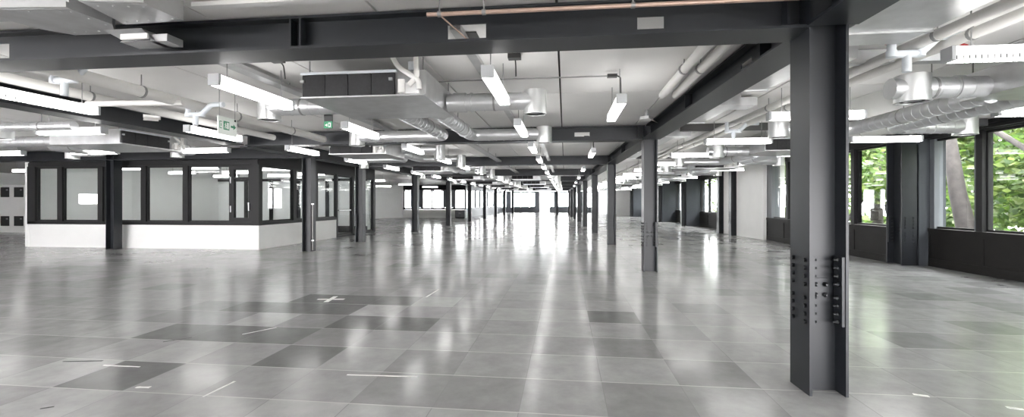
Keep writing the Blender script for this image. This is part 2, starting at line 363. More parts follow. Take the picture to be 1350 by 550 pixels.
# ------------------------------------------------------------ glazed office on the left
GY, GX = 12.98, -9.36
t = MB(); t.box(-17.45, GX+.02, GY, GY+.14, 0, .74); struct(t.build('wall_office_front', M['white']))
t = MB(); t.box(GX-.12, GX+.02, GY+.14, 17.75, 0, .74); struct(t.build('wall_office_side', M['white']))
t = MB(); t.box(-17.45, GX, GY-.0, GY+.14, 2.60, CEIL); t.box(GX-.12, GX+.0, GY+.14, 21.6, 2.60, CEIL); t.box(-17.45, GX, GY-.03, GY, 2.62, 2.74)
struct(t.build('trim_22', M['frame']))
t = MB(); t.box(-17.45, GX+.02, GY-.02, GY+.14, .742, .84); t.box(GX-.12, GX+.04, GY+.14, 17.75, .742, .84)
t.box(-17.5, -17.2, GY-.02, GY+.14, .74, 2.62); t.box(-9.56, GX+.04, GY-.03, GY+.14, .74, 2.62)
for x in (-16.3, -14.82, -13.28, -11.82): t.box(x-.09, x+.09, GY-.01, GY+.12, .84, 2.6)
for y in (14.85, 16.25): t.box(GX-.1, GX+.03, y-.09, y+.09, .84, 2.6)
t.box(GX-.1, GX+.03, 17.75, 17.87, 0, 2.6); t.box(GX-.1, GX+.03, 19.16, 19.34, 0, 2.6); t.box(GX-.1, GX+.03, 21.36, 21.6, 0, 2.6); t.box(GX-.1, GX+.03, 17.87, 21.4, 0, .07)
struct(t.build('trim_23', M['frame']))
xo = [-17.2, -16.39, -16.21, -14.91, -14.73, -13.37, -13.19, -11.91, -11.73, -10.33]
for a, c in zip(xo[::2], xo[1::2]): window_y(GY+.07, a, c, .845, 2.595, .04, .06)
yo = [13.14, 14.76, 14.94, 16.16, 16.34, 17.74]
for a, c in zip(yo[::2], yo[1::2]): window_x(GX-.04, a, c, .845, 2.595, .04, .06)
window_x(GX-.04, 19.35, 20.5, .08, 2.595, .06, .06); window_x(GX-.04, 20.5, 21.35, .08, 2.595, .06, .06)
# framed glass door in the front wall, sitting on the sill band
d = window_y(GY+.06, -10.31, -9.57, .845, 2.595, .13, .1, None, 2.2, 'door_2')
hb = MB(); hb.tube([(.28,-.09,.35),(.28,-.09,.6)], .014, 8); hb.tube([(.28,-.09,.36),(.28,-.04,.36)], .01, 8); hb.tube([(.28,-.09,.59),(.28,-.04,.59)], .01, 8); hb.build('door_handle', M['silver'], d)
hb = MB(); hb.box(-.36,-.33,-.07,-.05,.3,.5); hb.box(-.36,-.33,-.07,-.05,1.2,1.4); hb.build('hinge', M['silver'], d)
# tall glass door in the side wall
d = window_x(GX-.04, 17.88, 19.15, .08, 2.595, .07, .06, None, 1.12); d.name = 'door_3'
hb = MB(); hb.box(.03,.07,-.5,.5,1.02,1.06); hb.build('push_bar', M['silver'], d)
# office interior: white back and side walls, a few inner posts
t = MB(); t.box(-17.45, GX-.14, 21.2, 21.4, 0, CEIL); struct(t.build('wall_office_back', M['white']))
t = MB(); t.box(-17.6, -17.46, GY, 21.4, 0, CEIL); struct(t.build('wall_office_left', M['white']))
t = MB()
for x in (-15.9, -14.55, -13.1, -11.6, -10.3): t.box(x-.07, x+.07, 21.08, 21.19, 0, 2.5)
t.box(-17.4, GX-.2, 21.08, 21.19, 2.5, 2.62); t.box(-17.4, GX-.2, 21.08, 21.19, .0, .3)
struct(t.build('trim_24', M['frame']))
# white panel with black hatches at the far left
hx = empty('locker_bank', (-26.6, 19.1, 0)); tag(hx, 'white locker bank with black square hatches left of the glazed office', 'lockers')
MB().box(-4.2, 1.0, 0, .5, 0, 2.3).build('body', M['white'], hx)
def on_y(px, py, y):
    u, v = (px-675)/FPX, (HY-py)/FPX; ca, sa = math.cos(YAW), math.sin(YAW); s = y/(u*sa+ca); return ((u*ca-sa)*s, CAMH+v*s)
for px0, px1 in ((1.5,12.5),(19,31),(-17,-5),(-35,-23)):
    for py0, py1 in ((247,260),(285,298)):
        x0, z1 = on_y(px0, py0, 19.1); x1, z0 = on_y(px1, py1, 19.1)
        h = MB(); h.box(x0+26.6, x1+26.6, -.02, -.001, z0, z1).build('hatch', M['black'], hx)
        g = MB(); g.box(x1+26.6-.16, x1+26.6-.06, -.03, -.021, z1-.16, z1-.1).build('hatch_label', M['conduit'], hx)

cb = empty('radiator_cabinet', (-9.6, 41.15, 0)); tag(cb, 'dark grey cabinet under the far windows, seen between the left row columns', 'cabinet')
MB().box(-.45, .45, -.2, .2, .06, .72).build('body', M['pier'], cb); MB().box(-.42, .42, -.18, .18, 0, .06).build('plinth', M['black'], cb)
for q in (-1, 1):
    d_ = MB().box(q*.22-.2, q*.22+.2, -.215, -.201, .1, .68).build('door', M['frameg'], cb); MB().box(q*.06-.01, q*.06+.01, -.235, -.216, .4, .52).build('handle', M['silver'], d_)

# ------------------------------------------------------------ steel columns
def col_x(y): return 1.95 - .0305*(y-3.77)
RROT = math.atan(.0305)
def column(name, x, y, h, label, rz=0, s=.277, group=None, bolts=0, splice=(.52, 1.04), turned=False, base=False):
    hw, tf, tw = s/2, .020, .014
    f = MB(); f.box(-hw, -hw+tf, -hw, hw, 0, h); f.box(hw-tf, hw, -hw, hw, 0, h); f.box(-hw+tf, hw-tf, -tw/2, tw/2, 0, h)
    if base: f.box(-hw-.008, hw+.008, -hw-.008, hw+.008, 0, .006)
    o = f.build(name, M['steel'], None, (x, y, 0), rz + (R(90) if turned else 0))
    tag(o, label, 'column', group, 'thing')
    z0, z1 = splice
    if bolts:
        def bolt(p, ax, par, e=.035):
            q = MB(); p = Vector(p); ax = Vector(ax); l = ax.length; u = ax.normalized()      # one bolt right through: head, shank, nut, tip
            pts = [p-u*.018, p-u*.0005, p, p+ax, p+ax+u*.0005, p+ax+u*.016, p+ax+u*.017, p+ax+u*e]
            q.tube(pts, .01, 6, radii=[.018,.018,.010,.010,.018,.018,.010,.009]); return q
        zs = [z0+.045+k*(z1-z0-.09)/7 + (.02 if k > 3 else -.02) for k in range(8)]
        for sx in (-1, 1):
            for sy in (-1, 1):
                p = MB(); xa = sx*(hw-tf-.012); p.box(xa-.011, xa+.011, sy*.03, sy*(hw-.008), z0, z1); pl = p.build('splice_plate', M['steel'], o)
                if bolts == 1:
                    for z in zs: bolt((sx*hw, sy*.085, z), (-sx*.043,0,0), pl).build('bolt', M['bolt'], pl)
                else:
                    q = MB()
                    for z in zs: e = bolt((sx*hw, sy*.085, z), (-sx*.043,0,0), pl); q.add(e.v, e.f)
                    tag(q.build('bolt_rows', M['bolt'], pl), kind='stuff')
        p = MB(); zc = (z0+z1)/2; p.box(-.07, .07, -tw/2-.012, tw/2+.012, zc-.085, zc+.085); pl = p.build('web_plate', M['steel'], o)
        for dx in (-.035, .035):
            for dz in (-.04, .04):
                bolt((dx, tw/2+.012, zc+dz), (0,-(tw+.024),0), pl).build('bolt', M['bolt'], pl)
    return o
RY = [3.78 + 6.08*k for k in range(9)]
for k, y in enumerate(RY):
    near = ['closest to the camera', 'second from the camera'][k] if k < 2 else ORD[k] + ' from the camera'
    column('steel_column', col_x(y), y, BZ1, 'dark steel column of the central row, ' + near, RROT, group='columns of the central row', bolts=1 if k < 2 else (2 if k < 4 else 0))
LY = [(-7.60, 12.80), (-7.46, 15.95), (-7.33, 21.75), (-7.30, 28.05), (-7.25, 34.2), (-7.1, 39.9), (-6.98, 45.6), (-7.0, 52.4), (-6.95, 60.5)]
for k, (x, y) in enumerate(LY):
    lab = 'dark steel column of the left row, ' + ['beside the office corner, with a thin pale pipe', 'in front of the glass doors of the office'][k] if k < 2 else 'dark steel column of the left row, ' + ORD[k] + ' from the camera'
    column('steel_column', x, y, BZ1, lab, 0, group='columns of the left row', bolts=2 if 0 < k < 4 else 0)
column('steel_column', -13.93, 12.62, BZ1, 'dark steel column in front of the glazed office, splitting its white dado', 0)
column('steel_column', -.9, 52.4, BZ1, 'lone dark steel column out in the open floor near the end door', 0)
c = column('steel_column', 7.85, 11.69, CEIL, 'dark steel column bolted to the right wall pier between the two window bays', 0, .32, turned=True, bolts=2, splice=(.5, 1.12))
c.scale = (1.6, 1, 1)
for y, lab in ((21.15, 'between the two white wall strips'), (22.62, 'past the white wall strips, where the alcoves begin')):
    column('steel_column', xi(y)-.06, y, CEIL, 'black steel column on the right wall ' + lab, 0, .3, bolts=2)
for k, y in enumerate(ya[1:]):
    column('steel_column', xi(y), y+.1, CEIL, 'dark steel column on the %s alcove pier of the right wall' % ORD[k], 0, .277, group='columns on the alcove piers')
t = MB(); t.tube([(0,0,.03),(0,0,1.42)], .02, 8); q = t.build('conduit_pipe', M['conduit'], None, (-7.44, 12.72, 0)); tag(q, 'thin pale vertical pipe standing against the office corner column', 'pipe', kind='thing')
for z in (.3, 1.38): MB().box(-.035,.03,-.03,.03,z,z+.04).build('pipe_clip', M['silver'], q)

# ------------------------------------------------------------ steel beams (built along +Y, then turned)
def beam(label, p, L, rz, w=.33, holes=(), stiff=(), z0=BZ0, z1=BZ1, group=None, plates=()):
    tf = .022; f = MB(); d = z1-z0
    f.box(-w/2, w/2, 0, L, 0, tf); f.box(-w/2*.6, w/2*.6, 0, L, d-tf, d)
    y = 0
    for a, b, za, zb in sorted(holes):
        f.box(-.007, .007, y, a, tf, d-tf); f.box(-.007, .007, a, b, tf, za); f.box(-.007, .007, a, b, zb, d-tf); y = b
    f.box(-.007, .007, y, L, tf, d-tf)
    o = f.build('steel_beam', M['steel'], None, (p[0], p[1], z0), rz); tag(o, label, 'beam', group, 'thing')
    for s in stiff:
        MB().box(-w/2*.6, w/2*.6, s-.008, s+.008, tf, d-tf).build('stiffener', M['steel'], o)
    for a, b, za, zb, side in plates:
        MB().box(side*.008, side*.014, a, b, za, zb).build('cover_plate', M['signw'], o)
    return o
E90 = -R(90)
xR = lambda y: col_x(y) - .14
L0 = 22.0
bx = -20.2
hole = lambda x0, x1, za, zb, b=bx: (x0-b, x1-b, za-BZ0, zb-BZ0)
beam('deep dark steel cross beam overhead right at the camera, running into the nearest column', (bx, 3.78), xR(3.78)-bx, E90, .33,
     [hole(-.99,-.66,2.815,2.955), hole(.58,.79,2.85,2.95), hole(-5.75,-5.29,2.83,2.975)], [-2.36-bx, -2.27-bx, xR(3.78)-bx-.12])
beam('second dark steel cross beam, spanning between the second central column and the left girder', (-7.3, 9.84), xR(9.84)+7.3, E90, .33, [hole(.2,.52,2.86,2.95,-7.3)], [7.3+xR(9.84)-.1])
for k in range(2, 9):
    y = RY[k]; beam('dark steel cross beam, %s from the camera, spanning between the two column rows' % ORD[k], (-7.1, y), xR(y)+7.1, E90, .3, group='cross beams between the column rows')
beam('dark steel beam over the front of the glazed office', (-30.5, 12.62), 30.5-7.78, E90, .3)
# girder along the right row
beam('dark girder passing over the camera towards the nearest central column', (col_x(-3)-.0, -3), 6.6, RROT, .36)
for k in range(8):
    y = RY[k]; hl = [(1.0, 1.28, .09, .2)] if k == 0 else ()
    beam('dark girder of the central row between its %s and %s columns' % (ORD[k], ORD[k+1]), (col_x(y+.15), y+.15), 5.78, RROT, .36, hl, [.6, 3.0] if k < 2 else (), group='girder of the central row')
LB = [(3.97, 9.6), (10.0, 12.62), (12.98, 15.8), (16.1, 21.6), (21.9, 27.9), (28.2, 34.05), (34.35, 39.75), (40.05, 45.4)]
for k, (a, b_) in enumerate(LB):
    lab = ['reaching past the camera on the left, above the batten lights', 'running towards the office corner column', 'between the office corner column and the next one'][k] if k < 3 else 'of the left row, %s length from the camera' % ORD[k]
    beam('dark steel girder ' + lab, (-7.48 if k < 3 else -7.35, a), b_-a, 0, .40, group='girder of the left row')

# ------------------------------------------------------------ batten lights
def light_proto(L=1.25):
    f = MB(); f.box(-.045, .045, -L/2, L/2, .035, .075)
    f.hexa([(-.055,-L/2,.0),(.055,-L/2,.0),(.055,L/2,.0),(-.055,L/2,.0)], [(-.045,-L/2,.035),(.045,-L/2,.035),(.045,L/2,.035),(-.045,L/2,.035)])
    o = f.build('batten_light', M['opal'])
    l = MB(); l.box(-.056, .056, -L/2+.02, L/2-.02, -.035, -.001); l.build('lens', M['lens'], o)
    for s in (-1, 1):
        e = MB(); e.box(-.06, .06, s*(L/2-.018), s*(L/2+.012), -.037, .078); e.build('end_cap', M['cap'], o)
    for s in (-1, 1):
        e = MB(); e.tube([(0, s*L*.36, .075), (0, s*L*.36, CEIL-2.655-.005)], .005, 6); e.box(-.02,.02,s*L*.36-.012,s*L*.36+.012,.075,.095); e.build('hanger', M['conduit'], o)
    return o
LZ = 2.655
proto = light_proto(); first_light = [True]
def light(x, y, rz, label, group):
    global proto
    if first_light[0]: o = proto; first_light[0] = False
    else: o = copy_tree(proto)
    o.location = (x, y, LZ); o.rotation_euler = (0, 0, rz); tag(o, label, 'light', group); return o
ystep = 2.69
rows = [('row beside the left girder', -6.2, 16, 4.78), ('row left of the big fan coil unit', -3.47, 16, 4.78), ('row over the middle of the floor', -.72, 22, 4.82)]
for nm, x, n, y0 in rows:
    for k in range(n):
        y = y0 + ystep*k
        light(x + (.012*(y-8) if x < -5 else 0), y, 0, 'batten light, %s from the camera in the %s' % (ORD[k], nm), 'batten lights, ' + nm)
for k in range(6):
    y = 6.1 + 5.36*k; light(.66, y, 0, 'batten light, %s from the camera in the row by the central columns' % ORD[k], 'batten lights by the central columns')
for nm, x, n, y0 in (('row nearer the central columns', 3.47, 15, 4.17), ('row nearer the windows', 6.2, 15, 6.9)):
    for k in range(n):
        y = y0 + (2.69 if k < 9 else 2.69)*k; light(x - .0285*(y-8) + (0.2 if k == 0 else 0), y, R(90), 'crosswise batten light, %s from the camera in the right-aisle %s' % (ORD[k], nm), 'crosswise battens, ' + nm)
for x, y, lab in ((-8.43, 6.9, 'hanging under the silver ducts beyond the left girder'), (-11.35, 9.8, 'just above the office front, left of its column'), (-13.95, 9.8, 'at the picture edge above the office dado'),
                  (-8.43, 9.8, 'above the office front, right of its column'), (-20.5, 15.2, 'far over the white locker bank')):
    light(x, y, R(90), 'crosswise white batten light ' + lab, 'crosswise battens beyond the left girder')
for k, (x, y) in enumerate(((-15.6, 14.6), (-12.6, 14.6), (-10.8, 18.4), (-15.6, 19.4), (-12.9, 19.4), (-15.6, 17), (-13.2, 17), (-10.6, 15.6))):  # last three battens are added to brighten the dim interior
    light(x, y, R(90), 'crosswise batten inside the glazed office, %s' % ['over its left windows', 'in its middle near the front', 'near its glass doors', 'at its back left', 'at its back centre', 'added in the middle of its left half', 'added in its very middle', 'added behind its corner post'][k], 'batten lights inside the office')
for k, (x, y) in enumerate(((-10.6, 24.5), (-10.6, 29.8), (-13.6, 27.2), (-10.6, 35.0), (-13.6, 33))):
    light(x, y, R(90), 'small batten light beyond the office, %s towards the white far wall' % ORD[k], 'battens beyond the office')

# ------------------------------------------------------------ fan coil units
def fcu(x, y, rz, label, W=1.44, black=(.02, 1.10), D=1.3, z0=2.62, rich=True, group='fan coil units', H=.29):
    o = MB().box(0, W, .03, D, 0, H).build('fan_coil_unit', M['galv'], None, (x, y, z0), rz); tag(o, label, 'ventilation unit', group)
    a, b = black; n = 4; s = (b-a)/n
    for k in range(n):
        p = MB(); p.box(a+k*s+.004, a+(k+1)*s-.004, -.005, .029, .02, H-.03)
        p.box(a+k*s+.02, a+(k+1)*s-.02, -.008, -.005, .035, H-.045)
        p.build('filter_panel', M['filt'], o)
    MB().box(0, b+.02, -.012, .03, H-.028, H).build('top_rail', M['pvcb'], o)
    MB().box(0, W, -.008, .03, 0, .017).build('bottom_rail', M['galv'], o)
    if rich:
        for dx, dy in ((.05,.1),(W-.05,.1),(.05,D-.1),(W-.05,D-.1)):
            MB().tube([(dx,dy,H),(dx,dy,CEIL-z0-.01)], .008, 6).build('hanger', M['conduit'], o)
        for dx in (.03, 1.06): MB().box(dx-.02, dx+.02, -.03, -.008, .17, .2).build('clip', M['silver'], o)
        MB().box(b+.06, W-.06, -.02, .029, .02, .14).build('control_box', M['fixture'], o)
        q = MB(); q.tube(bend([(b-.02,-.04,H+.15),(b+.05,-.05,H+.02),(b+.3,-.07,.14),(b+.3,-.07,.05)], .06), .028, 10); q.build('drain_pipe', M['pvc'], o)
        q = MB(); q.tube(bend([(b+.26,-.06,H+.14),(b+.27,-.06,.18),(b+.18,-.06,.1)], .05), .03, 10); q.tube([(b+.1,-.06,.02),(b+.1,-.06,.16)], .04, 10); q.build('valve_pipe', M['pvc'], o)
        q = MB(); q.box(b+.16,b+.26,-.02,.02,H-.01,H+.08); q.box(b+.18,b+.2,-.03,-.02,H+.02,H+.05); q.box(b+.22,b+.24,-.03,-.02,H+.02,H+.05); q.build('junction_box', M['pvcb'], o)
    return o
def duct(label, pts, drum=None, r=.11, group='spiral ducts', br=.2, dz=(2.575, 2.87), dr=.145, collars=()):
    base = Vector(pts[0]); P = bend([Vector(p)-base for p in pts], br)
    f = MB(); f.tube(P, r, 20)
    # lock-seam ridges
    tot = 0
    for a, b in zip(P, P[1:]):
        ln = (b-a).length
        if ln > .25:
            n = int(ln/.16)
            for k in range(1, n+1):
                c = a+(b-a)*(k/(n+1)); t = (b-a).normalized()*.006; f.tube([c-t, c+t], r+.004, 20)
    o = f.build('air_duct', M['spiral'], None, tuple(base)); tag(o, label, 'duct', group)
    pm = Vector(pts[0]).lerp(Vector(pts[1]), .55)-base; t = (Vector(pts[1])-Vector(pts[0])).normalized()*.012
    q = MB(); q.tube([pm-t, pm+t], r+.005, 20); q.tube([pm+Vector((0,0,r)), pm+Vector((0,0,CEIL-.004-pm.z-base.z))], .006, 6); q.build('duct_hanger', M['conduit'], o)
    for c0, ax in collars:
        c0 = Vector(c0)-base; ax = Vector(ax)
        MB().tube([c0, c0+ax], r+.014, 20).build('collar', M['spiral'], o)
    if drum:
        x, y = drum[0]-base.x, drum[1]-base.y; a, b = dz[0]-base.z, dz[1]-base.z
        d = MB(); d.lathe([(0,b),(dr,b),(dr,a),(dr+.006,a),(dr+.006,a-.008),(dr-.02,a-.008),(dr-.02,a+.03),(.09,a+.02),(.05,a+.04),(0,a+.04)], (x,y,0), 28)
        d.build('outlet_drum', M['drum'], o)
        MB().lathe([(.085,a+.012),(.11,a+.004),(.12,a+.016)], (x,y,0), 24).build('outlet_ring', M['black'], o)
    return o
DZ = 2.735
# unit A (the big one by the camera)
fcu(-2.96, 4.82, 0, 'large silver fan coil unit with four black filters, hanging just beyond the overhead beam')
duct('silver spiral duct with a drum outlet, right of the large fan coil unit', [(-1.5,5.75,DZ),(-.40,5.75,DZ)], (-.38,5.78), group=None, collars=[((-1.42,5.75,DZ),(.16,0,0)),((-1.2,5.75,DZ),(.02,0,0))])
duct('silver spiral duct with a drum outlet, left of the large fan coil unit', [(-2.95,5.75,DZ),(-3.95,5.75,DZ)], (-4.0,5.78), group=None)
duct('silver duct bending right behind the large fan coil unit to a drum', [(-1.78,6.12,DZ),(-1.78,8.55,DZ),(-.45,8.55,DZ)], (-.39,8.55), group=None, collars=[((-1.78,7.9,DZ),(0,.03,0))])
duct('silver duct bending left behind the large fan coil unit to a drum', [(-2.3,6.12,DZ),(-2.3,8.55,DZ),(-4.0,8.55,DZ)], (-4.08,8.57), group=None, collars=[((-2.3,7.9,DZ),(0,.03,0))])
# units of the left bay further on
DH = 2.845
for k in range(6):
    y0 = 10.5 + 6.08*k; nm = ORD[k+1]
    fcu(-5.72, y0, 0, 'fan coil unit with black filters in the left bay, %s from the camera' % nm, rich=k < 2, group='fan coil units of the left bay')
    duct('spiral duct with drum on the right side of the %s fan coil unit' % nm, [(-4.27,y0+1.1,DH),(-3.3,y0+1.1,DH)], (-3.26,y0+1.12), group='side ducts of the left bay', dz=(2.575,2.96))
    duct('spiral duct bending right behind the %s fan coil unit to a drum' % nm, [(-4.6,y0+1.28,DH),(-4.6,y0+3.7,DH),(-3.4,y0+3.7,DH)], (-3.3,y0+3.75), group='rear ducts of the left bay', dz=(2.575,2.96))
    duct('spiral duct bending left behind the %s fan coil unit to a drum' % nm, [(-5.1,y0+1.28,DH),(-5.1,y0+3.7,DH),(-6.5,y0+3.7,DH)], (-6.55,y0+3.75), group='rear ducts bending left in the left bay', dz=(2.575,2.96))
for k in range(4):
    y0 = 22.9 + 6.08*k; nm = ORD[k]
    fcu(-2.7, y0, 0, 'distant fan coil unit with black filters over the middle, %s of them' % nm, rich=False, group='distant fan coil units over the middle')
    duct('distant spiral duct with drum beside the %s middle fan coil unit' % nm, [(-1.25,y0+1,DH),(-.5,y0+1,DH)], (-.4,y0+1.02), group='distant ducts over the middle', dz=(2.575,2.96))
    duct('distant duct bending behind the %s middle fan coil unit' % nm, [(-1.6,y0+1.28,DH),(-1.6,y0+3.2,DH),(-.5,y0+3.2,DH)], (-.4,y0+3.2), group='distant ducts over the middle', dz=(2.575,2.96))
# right aisle
for k, y0 in enumerate((4.55, 10.9, 16.2, 21.5, 27.0, 34.1, 39.4)):
    nm = ORD[k]; s = -.0285*(y0-8)*.6
    X0 = 4.45 + (.05 if k == 0 else .0) + s + (.1 if k else 0)
    fcu(X0, y0, 0, 'fan coil unit of the right aisle, %s from the camera' % nm, W=1.5, rich=k < 3, group='fan coil units of the right aisle', black=(.02,.95) if k else (.4,1.48))
    duct('fat spiral duct and drum left of the %s right-aisle fan coil unit' % nm, [(X0,y0+1.0,2.72),(X0-.95,y0+1.0,2.72)], (X0-.72,y0+1.0), group='side ducts of the right aisle', r=.115, dr=.165, dz=(2.57,2.86), collars=[((X0-.3,y0+1.0,2.72),(.07,0,0))] if k < 2 else ())
    duct('spiral duct bending left behind the %s right-aisle fan coil unit' % nm, [(X0+.3,y0+1.28,2.7),(X0+.3,y0+3.75,2.7),(3.7+s,y0+3.75,2.7)], (3.6+s,y0+3.78), group='rear left ducts of the right aisle', dr=.16)
    duct('spiral duct bending right behind the %s right-aisle fan coil unit' % nm, [(X0+.85,y0+1.28,2.7),(X0+.85,y0+3.75,2.7),(6.4+s,y0+3.75,2.7)], (6.5+s,y0+3.78), group='rear right ducts of the right aisle', dr=.16)
# beyond the left girder: a unit turned sideways, with ducts
fcu(-8.62, 7.95, R(90), 'fan coil unit turned sideways beyond the left girder, black filters facing the aisle', D=1.6, z0=2.6, group=None)
duct('silver duct running left from the sideways fan coil unit, above the batten light', [(-10.2,8.3,2.72),(-15.5,8.3,2.72)], group=None)
duct('second silver duct running left of the sideways fan coil unit, to a drum', [(-10.2,8.95,2.72),(-11.5,8.95,2.72),(-11.5,10.2,2.72),(-12.4,10.2,2.72)], (-12.5,10.25), group=None)
duct('silver duct with drum at the picture edge beyond the left girder', [(-9.6,6.75,2.74),(-8.2,6.75,2.74)], (-9.75,6.8), r=.075, dr=.19, dz=(2.56,2.85), group=None)
duct('short silver duct with drum right above the office column', [(-9.0,9.6,2.72),(-9.0,10.2,2.72),(-9.4,10.2,2.72)], (-9.55,10.25), group=None)
fcu(-19.5, 9.2, 0, 'fan coil unit far out on the left above the lockers', rich=False, group=None)
duct('silver duct far out on the left above the lockers', [(-18,9.8,2.72),(-15.6,9.8,2.72)], (-15.5,9.8), group=None)

# ------------------------------------------------------------ pipes and trays
def pipe(label, pts, r, m='pvc', group=None, br=.06, clips=(), name='pipe', n=12):
    base = Vector(pts[0]); f = MB(); f.tube(bend([Vector(p)-base for p in pts], br), r, n)
    o = f.build(name, M[m], None, tuple(base)); tag(o, label, 'pipe', group, 'thing')
    for c in clips:
        c = Vector(c)-base; q = MB(); q.tube([c, c+Vector((0,0,CEIL-.005-c.z-base.z))], .006, 6); ax = (Vector(pts[1])-Vector(pts[0])).normalized()
        q.tube([c-ax*.015, c+ax*.015], r+.006, n); q.build('pipe_hanger', M['conduit'], o)
    return o
pipe('brown copper sprinkler pipe hung in front of the overhead beam', [(-1.07,3.45,2.915),(1.75,3.45,2.905)], .017, 'copper', clips=[(-.97,3.45,2.915),(-.62,3.45,2.914),(.5,3.45,2.91)])
f = MB(); f.tube([(0,0,0),(.17,.2,-.12)], .006, 6); tag(f.build('brace_rod', M['copper'], None, (-.96,3.45,2.9)), 'thin brown brace rod below the copper pipe end', 'rod')
for k, x0 in enumerate((3.34, 3.62)):
    pipe('long white pipe of the right aisle pair, the %s one' % ['one closer to the girder', 'one closer to the windows'][k], [(x0+.03,.5,2.92),(x0-1.45,47,2.92)], .05, 'pvc', 'white pipe pair of the right aisle', clips=[(x0+.03-.0318*(yy-.5),yy,2.92) for yy in (4.4, 7.5, 12, 18)])
for k, (x0, x1) in enumerate(((1.36, 1.40), (1.54, 1.60))):
    pipe('white pipe beside the central girder, %s of the two' % ['left', 'right'][k], [(x0-.02,4.0,2.96),(x0,6.6,2.96)], .055, 'pvc', 'white pipes beside the central girder', clips=[(x0-.02,5.35,2.96)])
pipe('wide white pipe running back over the left bay to a bracket', [(-5.35,4.0,2.86),(-5.35,9.6,2.86)], .075, 'pvc', clips=[(-5.35,5.2,2.86),(-5.35,6.9,2.86),(-5.35,8.4,2.86)])
pipe('second wide white pipe running back alongside the left girder', [(-6.55,4.0,2.92),(-6.55,9.6,2.92)], .065, 'pvc', clips=[(-6.55,5.6,2.92),(-6.55,7.9,2.92)])
pipe('white pipe crossing over the left girder to the wide pipe', [(-6.6,5.6,2.82),(-5.2,5.68,2.82)], .04, 'pvc')
def tee(label, x, y, z, s=1, m='pvcb', r=.036):
    f = MB(); f.tube(bend([(0,0,.18*s),(0,0,0),(.24*s,0,0),(.40*s,0,.15*s),(.62*s,0,.15*s)], .03), r, 12); f.tube([(.13*s,0,0),(.13*s,0,-.17*s)], r, 12)
    for c in ((0,0,0),(.24*s,0,0)): f.tube([Vector(c)-Vector((0,0,.03)),Vector(c)+Vector((0,0,.03))], r+.008, 12)
    o = f.build('drain_pipe', M[m], None, (x,y,z)); tag(o, label, 'pipe', None, 'thing'); return o
tee('white branching drain pipe hanging under the beam, upper left', -5.62, 4.42, 2.80, 1)
tee('white branching drain pipe beside the wide pipe near the exit sign', -5.42, 6.0, 2.72, .9)
tee('bluish white branching drain pipe in front of the right aisle drum', 3.02, 4.62, 2.83, 1.0)
tee('small white branching drain pipe behind the second battens of the right aisle', 3.0, 8.9, 2.78, .9)
# cable trays (channel sections) under the ceiling
def tray(label, x, y0, y1, z, wd=.16):
    f = MB(); f.box(-wd/2, wd/2, 0, y1-y0, 0, .008); f.box(-wd/2, -wd/2+.008, 0, y1-y0, .008, .05); f.box(wd/2-.008, wd/2, 0, y1-y0, .008, .05)
    o = f.build('cable_tray', M['galv'], None, (x, y0, z)); tag(o, label, 'cable tray', 'cable trays under the ceiling')
    q = MB()
    for yy in [y0+.3+1.5*k for k in range(int((y1-y0)/1.5)+1)]:
        if yy < y1: q.tube([(0,yy-y0,.008),(0,yy-y0,CEIL-z-.005)], .006, 6)
    q.build('tray_hangers', M['conduit'], o)
    f = MB(); f.tube([(.0,.02,.03),(.0,y1-y0-.02,.03)], .02, 8); f.build('tray_cable', M['pvc'], o); return o
tray('pale cable tray between the left batten row and the large fan coil unit', -3.72, 4.0, 9.6, 2.97)
tray('pale cable tray running back over the middle, first length behind the second cross beam', -2.28, 10.1, 15.7, 2.86)
tray('pale cable tray running back over the middle, second length behind the third cross beam', -2.28, 16.1, 21.7, 2.86)
tray('pale cable tray just right of the first middle batten light', -.98, 4.0, 9.6, 3.0, .1)
tray('pale cable tray over the middle batten row, behind the second cross beam', -.55, 10.1, 15.7, 2.88, .1)
tray('pale cable tray over the middle batten row, behind the third cross beam', -.55, 16.1, 21.7, 2.88, .1)
# conduit crossing to the batten by the central columns
f = MB(); f.tube(bend([(-1.3,0,-.02),(-.75,0,0),(1.2,0,0)],.1), .009, 6); o = f.build('electric_conduit', M['conduit'], None, (-.66,5.75,3.02)); tag(o, 'thin grey conduit crossing the ceiling to the batten by the central columns', 'conduit')
MB().box(1.18,1.3,-.03,.03,-.02,.02).build('junction_box', M['cable'], o)
f = MB(); f.tube(bend([(1.3,0,0),(1.34,.0,-.02),(1.34,-.05,-.28)],.06), .009, 6); f.build('drop_cable', M['cable'], o)
f = MB(); f.tube(bend([(0,0,0),(.12,0,0),(.13,.05,-.28)],.06), .01, 6); f.box(-.1,.02,-.03,.03,-.02,.02); tag(f.build('drop_cable', M['cable'], None, (.55,11.0,3.02)), 'black drop cable of the second batten by the central columns', 'cable')
for x, y, lab in ((-3.2, 4.75, 'beside the left batten row, over the fan coil filters'), (-.55, 4.95, 'over the first middle batten')):
    f = MB(); f.box(-.07,.07,-.05,.05,0,.05); f.tube(bend([(0,.05,.02),(0,.12,.0),(.0,.15,-.15)],.04),.008,6); tag(f.build('ceiling_rose', M['cable'], None, (x,y,3.02)), 'black cable box on the ceiling ' + lab, 'cable box')
f = MB(); f.box(-.11,.11,-.16,.16,0,.012); tag(f.build('access_hatch', M['seam'], None, (-.95,4.42,CEIL-.014)), 'dark slot in the ceiling above the first middle batten', 'slot')
